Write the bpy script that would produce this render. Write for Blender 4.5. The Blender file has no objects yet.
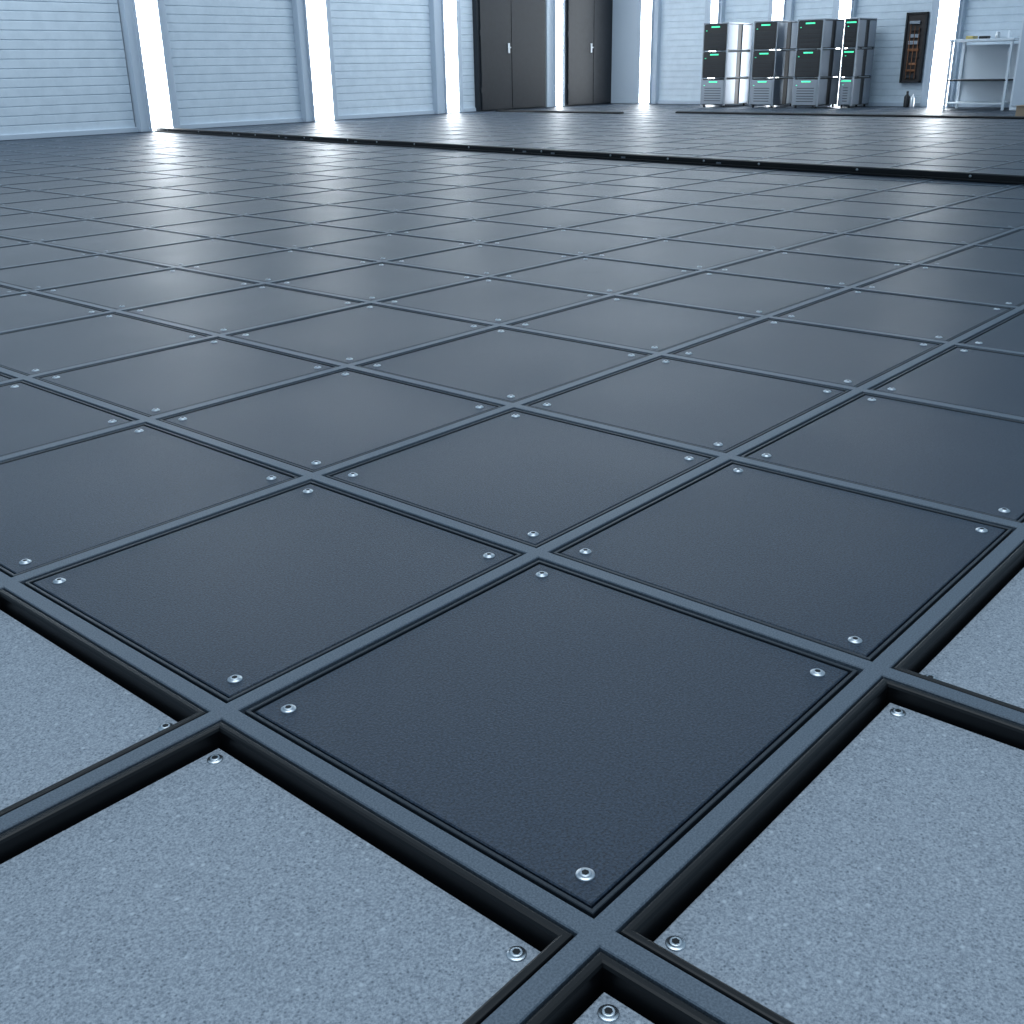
import bpy, bmesh, math, random
from mathutils import Vector, Matrix
random.seed(4)
S=bpy.context.scene
S.view_settings.view_transform='Standard'

# ---------------------------------------------------------------- materials
def mat(name,col,rough=.5,metal=0,emit=None,es=0,spec=.5):
    m=bpy.data.materials.new(name); m.use_nodes=True
    b=m.node_tree.nodes['Principled BSDF']
    b.inputs['Base Color'].default_value=(*col,1); b.inputs['Roughness'].default_value=rough
    b.inputs['Metallic'].default_value=metal; b.inputs['Specular IOR Level'].default_value=spec
    if emit: b.inputs['Emission Color'].default_value=(*emit,1); b.inputs['Emission Strength'].default_value=es
    return m
def speckle(name,c1,c2,scale,rough,bump,dist=.001,flecks=None,spec=.5,patch=None,detail=4,lo=.38,hi=.62,dark=None):
    m=mat(name,c1,rough,spec=spec); nt=m.node_tree; N=nt.nodes; L=nt.links; b=N['Principled BSDF']
    tc=N.new('ShaderNodeTexCoord')
    n=N.new('ShaderNodeTexNoise'); n.inputs['Scale'].default_value=scale; n.inputs['Detail'].default_value=detail; n.inputs['Roughness'].default_value=.65
    L.new(tc.outputs['Object'],n.inputs['Vector'])
    r=N.new('ShaderNodeValToRGB'); r.color_ramp.elements[0].position=lo; r.color_ramp.elements[1].position=hi
    r.color_ramp.elements[0].color=(*c1,1); r.color_ramp.elements[1].color=(*c2,1)
    L.new(n.outputs['Fac'],r.inputs['Fac']); out=r.outputs['Color']
    def fleck(out,sc,col,thr,seed):
        mp=N.new('ShaderNodeMapping'); mp.inputs['Location'].default_value=(seed,seed*.7,0); mp.inputs['Rotation'].default_value=(0,0,seed)
        L.new(tc.outputs['Object'],mp.inputs['Vector'])
        v=N.new('ShaderNodeTexVoronoi'); v.inputs['Scale'].default_value=sc; L.new(mp.outputs[0],v.inputs['Vector'])
        r2=N.new('ShaderNodeValToRGB'); r2.color_ramp.elements[0].position=.10; r2.color_ramp.elements[1].position=.34
        r2.color_ramp.elements[0].color=(.8,.8,.8,1); r2.color_ramp.elements[1].color=(0,0,0,1)
        L.new(v.outputs['Distance'],r2.inputs['Fac'])
        w=N.new('ShaderNodeTexWhiteNoise'); L.new(v.outputs['Color'],w.inputs['Vector'])
        gt=N.new('ShaderNodeMath'); gt.operation='GREATER_THAN'; gt.inputs[1].default_value=thr; L.new(w.outputs['Value'],gt.inputs[0])
        mu=N.new('ShaderNodeMath'); mu.operation='MULTIPLY'; L.new(gt.outputs[0],mu.inputs[0]); L.new(r2.outputs['Color'],mu.inputs[1])
        mx=N.new('ShaderNodeMix'); mx.data_type='RGBA'; L.new(mu.outputs[0],mx.inputs[0]); L.new(out,mx.inputs[6]); mx.inputs[7].default_value=(*col,1); return mx.outputs[2]
    if flecks: out=fleck(out,scale*.30,flecks,.90,0)
    if dark: out=fleck(out,scale*.50,dark,.45,1.3)
    if patch:
        n2=N.new('ShaderNodeTexNoise'); n2.inputs['Scale'].default_value=patch; n2.inputs['Detail'].default_value=3; L.new(tc.outputs['Object'],n2.inputs['Vector'])
        mr=N.new('ShaderNodeMapRange'); mr.inputs[3].default_value=rough-.05; mr.inputs[4].default_value=rough+.05; L.new(n2.outputs['Fac'],mr.inputs[0]); L.new(mr.outputs[0],b.inputs['Roughness'])
    L.new(out,b.inputs['Base Color'])
    bp=N.new('ShaderNodeBump'); bp.inputs['Strength'].default_value=bump; bp.inputs['Distance'].default_value=dist
    L.new(n.outputs['Fac'],bp.inputs['Height']); L.new(bp.outputs['Normal'],b.inputs['Normal'])
    return m
M_panel=speckle('dark_composite',(.003,.009,.020),(.030,.052,.086),300,.43,1,.0009,patch=2.5,detail=3,lo=.36,hi=.66)
M_light=speckle('raw_mineral_board',(.18,.21,.248),(.42,.462,.515),360,.8,1,.0011,flecks=(.52,.57,.62),dark=(.11,.135,.165),spec=.3,lo=.33,hi=.67)
M_frame=speckle('frame_steel',(.062,.083,.108),(.120,.152,.19),420,.47,.35,.0004)
M_rim=speckle('panel_rim',(.012,.017,.024),(.022,.030,.040),400,.42,.2,.0004)
M_black=mat('black_gasket',(.0025,.003,.004),.42,spec=.35)
M_gap=mat('gap_black',(.001,.001,.0015),.9,spec=.1)
M_bolt=mat('zinc_bolt',(.60,.64,.68),.33,1)
M_boltfar=mat('zinc_bolt_dull',(.35,.39,.43),.45,.8)
M_hole=mat('bolt_socket',(.02,.022,.025),.6,.5)
M_wall=speckle('wall_siding',(.60,.68,.75),(.66,.74,.81),6,.42,.05,.002)
M_col=mat('column_paint',(.50,.57,.65),.5)
M_door=speckle('door_dark',(.006,.008,.012),(.009,.012,.017),12,.5,.05,.002)
M_doorframe=mat('door_frame',(.015,.019,.025),.5)
M_strip=mat('light_strip',(.9,.95,1),.5,emit=(.90,.96,1),es=14)
M_silver=mat('rack_silver',(.24,.27,.31),.35,.8)
M_rackblk=mat('rack_black',(.005,.006,.008),.45)
M_vent=mat('rack_vent',(.012,.015,.019),.6)
M_led=mat('led_green',(.1,.9,.5),.4,emit=(.06,.75,.36),es=.9)
M_white=mat('bench_white',(.70,.76,.82),.5)
M_copper=mat('copper_part',(.20,.085,.04),.4,.6)
M_brown=mat('board_brown',(.025,.018,.017),.6)
M_card=mat('cardboard',(.36,.27,.19),.8)
M_yellow=mat('tool_yellow',(.45,.36,.12),.5)
M_red=mat('tool_orange',(.35,.15,.07),.5)
M_steel=mat('brushed_steel',(.5,.53,.56),.3,1)

# ---------------------------------------------------------------- mesh helper
class MB:
    def __init__(s): s.v=[];s.f=[];s.m=[];s.mats=[];s.sm=[]
    def mi(s,m):
        if m not in s.mats: s.mats.append(m)
        return s.mats.index(m)
    def rect_ring(s,x0,x1,y0,y1,prof,m,fill=False):
        k=s.mi(m); prev=None
        for d,z in prof:
            b=len(s.v); s.v+=[(x0+d,y0+d,z),(x1-d,y0+d,z),(x1-d,y1-d,z),(x0+d,y1-d,z)]
            if prev is not None:
                for a in range(4):
                    c=(a+1)%4; s.f.append((prev+a,prev+c,b+c,b+a)); s.m.append(k); s.sm.append(False)
            prev=b
        if fill: s.f.append((prev,prev+1,prev+2,prev+3)); s.m.append(k); s.sm.append(False)
    def box(s,x0,x1,y0,y1,z0,z1,m,bev=0):
        k=s.mi(m)
        bm=bmesh.new(); bmesh.ops.create_cube(bm,size=1)
        for v in bm.verts: v.co=Vector(((x0+x1)/2+v.co.x*(x1-x0),(y0+y1)/2+v.co.y*(y1-y0),(z0+z1)/2+v.co.z*(z1-z0)))
        if bev: bmesh.ops.bevel(bm,geom=bm.edges[:],offset=bev,segments=2,affect='EDGES',profile=.6)
        s.addbm(bm,k)
    def addbm(s,bm,k,smooth=False):
        b=len(s.v); bm.verts.index_update()
        s.v+=[tuple(v.co) for v in bm.verts]
        for f in bm.faces: s.f.append(tuple(b+v.index for v in f.verts)); s.m.append(k); s.sm.append(smooth)
        bm.free()
    def lathe(s,c,prof,m,n=16,axis='z',rot=0):
        k=s.mi(m); prev=None
        for r,z in prof:
            b=len(s.v)
            for a in range(n):
                t=2*math.pi*a/n+rot; p=(r*math.cos(t),r*math.sin(t),z)
                if axis=='x': p=(p[2],p[0],p[1])
                if axis=='y': p=(p[0],p[2],p[1])
                s.v.append((c[0]+p[0],c[1]+p[1],c[2]+p[2]))
            if prev is not None:
                for a in range(n):
                    q=(a+1)%n; s.f.append((prev+a,prev+q,b+q,b+a)); s.m.append(k); s.sm.append(n>6)
            prev=b
        s.f.append(tuple(prev+a for a in range(n))); s.m.append(k); s.sm.append(False)
    def obj(s,name,parent=None,recalc=True):
        me=bpy.data.meshes.new(name); me.from_pydata(s.v,[],s.f)
        for m in s.mats: me.materials.append(m)
        me.polygons.foreach_set('material_index',s.m); me.polygons.foreach_set('use_smooth',s.sm); me.update()
        if recalc:
            bm=bmesh.new(); bm.from_mesh(me); bmesh.ops.recalc_face_normals(bm,faces=bm.faces[:]); bm.to_mesh(me); bm.free()
        o=bpy.data.objects.new(name,me); S.collection.objects.link(o)
        if parent: o.parent=parent
        return o

# ---------------------------------------------------------------- floor
XW=17.9; YW=13.15
XL=[0,.6156,1.2229,1.8416]
XL+=[1.8416+(XW-1.8416)*k/27 for k in range(1,28)]
XL=[-1.86,-1.24,-.62]+XL
YL=[0,.5846,1.1647,1.7584]
while YL[-1]<YW-.3: YL.append(YL[-1]+.59)
YL[-1]=YW
YL=[-2.9,-2.32,-1.74,-1.16,-.58]+YL

sub=MB(); sub.box(XL[0],XW,YL[0],YW,-.12,-.06,M_gap); floor=sub.obj('floor')
fr=MB(); pn=MB(); lp=MB(); bo=MB()
def bolt(x,y,z,near):
    rot=random.random()*6
    if near:
        bo.lathe((x,y,z),[(.0098,0),(.0098,.0010),(.0090,.0016),(.0071,.0018),(.0067,.0026),(.0059,.0036),(.0050,.0038),(.0041,.0036)],M_bolt,20,rot=rot)
        bo.lathe((x,y,z+.00362),[(.0041,0),(.0035,.0001)],M_hole,6,rot=rot)
    else: bo.lathe((x,y,z),[(.0085,0),(.0080,.0010),(.0055,.0022),(.0035,.0024)],M_boltfar,8,rot=rot)
def cell(x0,x1,y0,y1,light):
    near = x0<3.2 and y0<3.2
    if light:
        fr.rect_ring(x0,x1,y0,y1,[(0,0),(.0112,0),(.0125,-.0014),(.0125,-.008)],M_frame)
        fr.rect_ring(x0,x1,y0,y1,[(.0125,-.008),(.0152,-.008)],M_gap)
        fr.rect_ring(x0,x1,y0,y1,[(.0152,-.008),(.0152,-.003),(.0162,-.0015),(.0182,-.0008),(.0225,-.0008),(.0250,-.002),(.0268,-.005),(.0272,-.045)],M_black)
        fr.rect_ring(x0,x1,y0,y1,[(.0272,-.045),(.0350,-.045)],M_gap)
        lp.rect_ring(x0,x1,y0,y1,[(.0350,-.045),(.0350,-.0225),(.0365,-.021)],M_light,True); z=-.021; b=.053
    else:
        fr.rect_ring(x0,x1,y0,y1,[(0,0),(.0112,0),(.0125,-.0014),(.0125,-.018)],M_frame)
        fr.rect_ring(x0,x1,y0,y1,[(.0125,-.018),(.0180,-.018)],M_gap)
        fr.rect_ring(x0,x1,y0,y1,[(.0180,-.018),(.0180,-.003),(.0188,-.002),(.0224,-.002),(.0232,-.003),(.0232,-.014)],M_rim)
        fr.rect_ring(x0,x1,y0,y1,[(.0232,-.014),(.0270,-.014)],M_gap)
        pn.rect_ring(x0,x1,y0,y1,[(.0270,-.014),(.0270,-.0045),(.0285,-.003)],M_panel,True); z=-.003; b=.0566
    for x in (x0+b,x1-b):
        for y in (y0+b,y1-b): bolt(x,y,z,near)
for i in range(len(XL)-1):
    for j in range(len(YL)-1):
        cell(XL[i],XL[i+1],YL[j],YL[j+1],XL[i]<-.01 or YL[j]<-.01)
fr.obj('grid_frame',floor,False); pn.obj('dark_panels',floor,False); lp.obj('raw_panels',floor,False); bo.obj('panel_bolts',floor,False)

# raised black threshold strip lying across the floor
c=MB()
P0=Vector((7.70,12.96,0)); P1=Vector((6.45,-2.6,0)); Ls=(P1-P0).length
c.box(-.04,.04,0,Ls,.0,.046,M_black,.006)
c.box(-.030,.034,0,Ls,.046,.050,M_rim,.001)
c.box(-.06,-.04,0,Ls,.0,.012,M_black,.003)
y=.3
while y<Ls-.3:
    c.lathe((-.04,y,.03),[(.009,0),(.009,-.003),(.004,-.005)],M_boltfar,8,axis='x')
    if random.random()<.5: c.box(-.046,-.038,y+.12,y+.16,.014,.026,M_silver,.001)
    y+=random.choice([.35,.5,.6,.8])
o=c.obj('floor_threshold_strip'); d=P1-P0
o.location=P0; o.rotation_euler=(0,0,math.atan2(d.y,d.x)-math.pi/2); o.location.z=.0005
for v in o.data.vertices: v.co.x=-v.co.x
o.data.flip_normals()
def ramp(name,x,ya,yb):
    m=MB(); m.box(x-.06,x+.06,ya,yb,.0,.022,M_black,.008); m.box(x-.03,x+.03,ya,yb,.022,.028,M_rim,.002); return m.obj(name)
ramp('cable_cover',14.6,3.2,9.4); ramp('cable_cover',14.1,10.1,12.7)

# ---------------------------------------------------------------- walls
H=3.0
def siding(mb,along,a0,a1,z1=H,pitch=.105,th=.010):
    """horizontal ribbed siding, along 'x' on wall Y=YW or along 'y' on wall X=XW"""
    k=mb.mi(M_wall); z=.06; prev=None; prof=[]
    while z<z1:
        prof+=[(0.0,z),(0.0,z+pitch-.016),(th,z+pitch-.010),(th,z+pitch-.003)]; z+=pitch
    for d,zz in prof:
        b=len(mb.v)
        if along=='x': mb.v+=[(a0,YW-.03+d,zz),(a1,YW-.03+d,zz)]
        else: mb.v+=[(XW-.03+d,a0,zz),(XW-.03+d,a1,zz)]
        if prev is not None: mb.f.append((prev,prev+1,b+1,b)); mb.m.append(k); mb.sm.append(False)
        prev=b
w=MB()
w.box(-3,XW+.15,YW,YW+.15,-.12,H,M_wall)
for a,b in [(-3,2.0),(2.2,4.8),(5.1,7.45),(8.10,10.22),(10.86,12.98),(13.6,14.0)]: siding(w,'x',a,b)
w.obj('wall_left',recalc=False)
w=MB()
w.box(XW,XW+.15,-3,YW,-.12,H,M_wall)
for a,b in [(10.95,12.0),(9.68,10.62),(8.5,9.25),(6.82,8.15),(4.9,6.35),(2.6,4.4),(-3,2.3)]: siding(w,'y',a,b)
w.obj('wall_back',recalc=False)
m=MB(); m.box(-3,13.98,YW-.06,YW,0,.06,M_col,.005); m.obj('baseboard_left')
m=MB(); m.box(XW-.06,XW,-3,YW-.06,0,.06,M_col,.005); m.obj('baseboard_back')
tn=[0]
def trim(along,c0,c1,strip=None):
    tn[0]+=1; m=MB()
    if along=='x': m.box(c0,c1,YW-.14,YW,0,H,M_col,.01)
    else: m.box(XW-.14,XW,c0,c1,0,H,M_col,.01)
    m.obj('trim_%d'%tn[0])
    if strip:
        s0,s1=strip; t=MB()
        def b(a0,a1,d0,d1,z0,z1,mt,bv):
            if along=='x': t.box(a0,a1,YW-d1,YW-d0,z0,z1,mt,bv)
            else: t.box(XW-d1,XW-d0,a0,a1,z0,z1,mt,bv)
        b(s0,s1,.142,.175,.02,H-.05,M_strip,.008); b(s0-.02,s0,.142,.18,0,H-.03,M_col,.003); b(s1,s1+.02,.142,.18,0,H-.03,M_col,.003)
        b(s0-.02,s1+.02,.142,.18,H-.03,H,M_col,.003)
        t.obj('light_strip')
for a in [(7.47,8.06,(7.61,7.92)),(10.20,10.82,(10.34,10.70)),(12.96,13.58,(13.15,13.44)),(4.8,5.1,None),(2.0,2.2,None),(15.81,16.34,(16.02,16.22))]: trim('x',*a)
for a in [(11.95,13.0,(12.07,12.30)),(10.6,10.95,(10.66,10.80)),(9.25,9.68,(9.38,9.58)),(8.12,8.5,(8.16,8.36)),(6.34,6.84,(6.40,6.70)),(2.3,2.6,(2.35,2.55))]: trim('y',*a)
# doors
def door(name,x0,x1,hx):
    m=MB(); h=2.3
    m.box(x0,x1,YW-.13,YW-.035,0,h+.06,M_doorframe,.005)
    xm=hx+.08
    m.box(x0+.05,xm-.006,YW-.16,YW-.12,.02,h,M_door,.006); m.box(xm+.006,x1-.05,YW-.16,YW-.12,.02,h,M_door,.006)
    m.box(hx-.025,hx+.025,YW-.172,YW-.159,.92,1.08,M_steel,.004)
    m.box(hx-.012,hx+.012,YW-.21,YW-.17,1.0,1.02,M_steel,.003); m.box(hx-.08,hx+.012,YW-.215,YW-.20,1.0,1.02,M_steel,.004)
    for z in (.3,1.2,2.1): m.box(x0+.03,x0+.05,YW-.165,YW-.13,z,z+.08,M_doorframe,.003)
    m.obj(name)
door('door_1',13.98,15.79,14.74)
door('door_2',16.36,17.85,17.10)

# ---------------------------------------------------------------- server racks
def rack(x0,y0,y1,d=.72,Ht=1.33,lower_silver=True):
    m=MB(); x1=x0+d; n=3; hs=(Ht-.04)/n
    for q in ((x0+.05,y0+.05),(x0+.05,y1-.05),(x1-.05,y0+.05),(x1-.05,y1-.05)): m.lathe((q[0],q[1],0),[(.02,0),(.02,.03),(.012,.045)],M_rackblk,10)
    for a in (x0,x1-.03):
        for b in (y0,y1-.03): m.box(a,a+.03,b,b+.03,.03,Ht,M_silver,.003)
    for k in range(n):
        z0=.04+k*hs; z1=z0+hs-.025
        m.box(x0+.012,x1-.012,y0+.012,y1-.012,z0,z1,M_rackblk,.004)
        for (a,b) in ((x0+.02,x0+d*.40),(x0+d*.60,x1-.02)):
            for yy in (y0-.002,y1-.012): m.box(a,b,yy,yy+.014,z0+.01,z1-.006,M_silver,.003)
        m.box(x0+.01,x1,y0+.002,y1-.002,z1,z1+.010,M_vent,.003)
        if k==0 and lower_silver:
            m.box(x0-.006,x0+.02,y0+.03,y1-.03,z0+.01,z1-.01,M_silver,.005)
            for t in range(6): m.box(x0-.01,x0-.004,y0+.08,y1-.08,z0+.06+t*.04,z0+.07+t*.04,M_vent)
        else:
            m.box(x0-.006,x0+.02,y0+.02,y1-.02,z0+.005,z1-.005,M_rackblk,.005)
            for t in range(4): m.box(x0-.012,x0-.005,y0+.05,y1-.05,z0+.03+t*.065,z0+.075+t*.065,M_vent,.003)
        ym=(y0+y1)/2
        m.box(x0-.014,x0-.004,ym-.08,ym+.08,z1-.050,z1-.028,M_led,.002)
        m.box(x0-.012,x0-.004,y1-.08,y1-.06,z1-.10,z1-.09,M_led)
    m.box(x0,x1,y0,y1,Ht-.02,Ht,M_silver,.004)
    m.obj('server_rack')
rack(16.7,9.82,10.30,d=.80); rack(16.7,8.90,9.34,d=.78); rack(16.7,8.10,8.56); rack(17.0,7.66,7.90,d=.66)

# ---------------------------------------------------------------- wall mounted wiring board
m=MB(); x=XW-.06
BY=6.90
m.box(x-.03,XW-.035,BY,BY+.34,.36,1.40,M_brown,.006)
for yy in (BY,BY+.31): m.box(x-.05,x-.02,yy,yy+.03,.36,1.40,M_rackblk,.003)
for zz in (.36,1.37): m.box(x-.05,x-.02,BY,BY+.34,zz,zz+.03,M_rackblk,.003)
for t in range(9):
    z=.43+t*.10
    m.box(x-.06,x-.03,BY+.07+random.random()*.04,BY+.20+random.random()*.08,z,z+.022+random.random()*.03,random.choice([M_copper,M_vent,M_brown,M_red,M_silver]),.003)
for t in range(3): m.lathe((x-.06,BY+.10+t*.07,.42),[(.006,0),(.006,.76+.02*t)],M_copper,8)
m.obj('wiring_board')
m=MB()
for yy,h in ((7.02,.24),(6.93,.20)):
    m.lathe((XW-.25,yy,0),[(.045,0),(.045,h*.65),(.018,h*.8),(.018,h)],M_rackblk if h>.22 else M_steel,14)
m.obj('steel_bottles')

# ---------------------------------------------------------------- workbench
m=MB(); xa,xb,ya,yb=16.85,17.45,5.22,6.16
m.box(xa,xb,ya,yb,.94,.975,M_white,.006)
for a in (xa+.02,xb-.06):
    for b in (ya+.02,yb-.06): m.box(a,a+.035,b,b+.035,0,.94,M_white,.004)
m.box(xa+.02,xb-.02,ya+.04,yb-.04,.40,.42,M_vent,.003)
m.box(xa+.02,xb-.02,ya+.04,yb-.04,.08,.10,M_white,.003)
m.box(xb-.02,xb,ya,yb,.1,.9,M_white)
m.obj('workbench')
m=MB(); zt=.975
m.box(17.0,17.2,5.86,5.97,zt,zt+.045,M_yellow,.01); m.box(17.0,17.15,5.66,5.78,zt,zt+.04,M_rackblk,.008)
m.lathe((17.1,5.54,zt),[(.03,0),(.03,.07),(.02,.09)],M_steel,12)
m.lathe((17.05,5.36,zt),[(.025,0),(.025,.09),(.01,.11)],M_white,12)
m.obj('hand_tools')
m=MB(); m.box(16.9,17.3,4.90,5.17,0,1.25,M_white,.01); m.box(16.885,16.905,4.93,5.14,.06,1.2,M_col,.004); m.box(16.87,16.89,4.97,4.99,.6,.75,M_steel,.003); m.obj('white_cabinet')
m=MB(); m.box(15.1,15.4,4.1,4.5,0,.13,M_card,.004); m.box(15.08,15.24,4.09,4.51,.13,.136,M_card); m.box(15.26,15.42,4.09,4.51,.13,.136,M_card); m.box(15.1,15.4,4.29,4.31,.136,.138,M_card)
m.obj('cardboard_box')

# ---------------------------------------------------------------- lighting
W=bpy.data.worlds.new('W'); S.world=W; W.use_nodes=True
bg=W.node_tree.nodes['Background']; bg.inputs[0].default_value=(.51,.755,1,1); bg.inputs[1].default_value=.49
def area(name,loc,rot,sx,sy,e,col):
    l=bpy.data.lights.new(name,'AREA'); l.shape='RECTANGLE'; l.size=sx; l.size_y=sy; l.energy=e; l.color=col
    o=bpy.data.objects.new(name,l); o.location=loc; o.rotation_euler=rot; S.collection.objects.link(o); return o
area('overhead_fill',(0,0,4.5),(0,0,0),4,4,120,(.82,.92,1))
area('overhead_fill',(13,9.5,4.5),(0,0,0),5,5,290,(.80,.91,1))
area('overhead_fill',(5,11.3,4.2),(0,0,0),5,2,160,(.80,.91,1))  # added fill that brightens the left wall, no real fixture there

# ---------------------------------------------------------------- camera
p=[-0.6332,-0.4629,0.7458,0.3918,0.7229,-0.0175,1084.16]
x,y,Hc,pitch,yaw,roll,f=p
F=Vector((math.cos(yaw)*math.cos(pitch),math.sin(yaw)*math.cos(pitch),-math.sin(pitch)))
R=Vector((math.sin(yaw),-math.cos(yaw),0)); U=R.cross(F)
R2=R*math.cos(roll)+U*math.sin(roll); U2=-R*math.sin(roll)+U*math.cos(roll)
cd=bpy.data.cameras.new('camera'); cd.sensor_width=36; cd.lens=f/1024*36; cd.clip_start=.02; cd.clip_end=200
co=bpy.data.objects.new('camera',cd); S.collection.objects.link(co); S.camera=co
mm=Matrix((R2,U2,-F)).transposed().to_4x4(); mm.translation=Vector((x,y,Hc)); co.matrix_world=mm
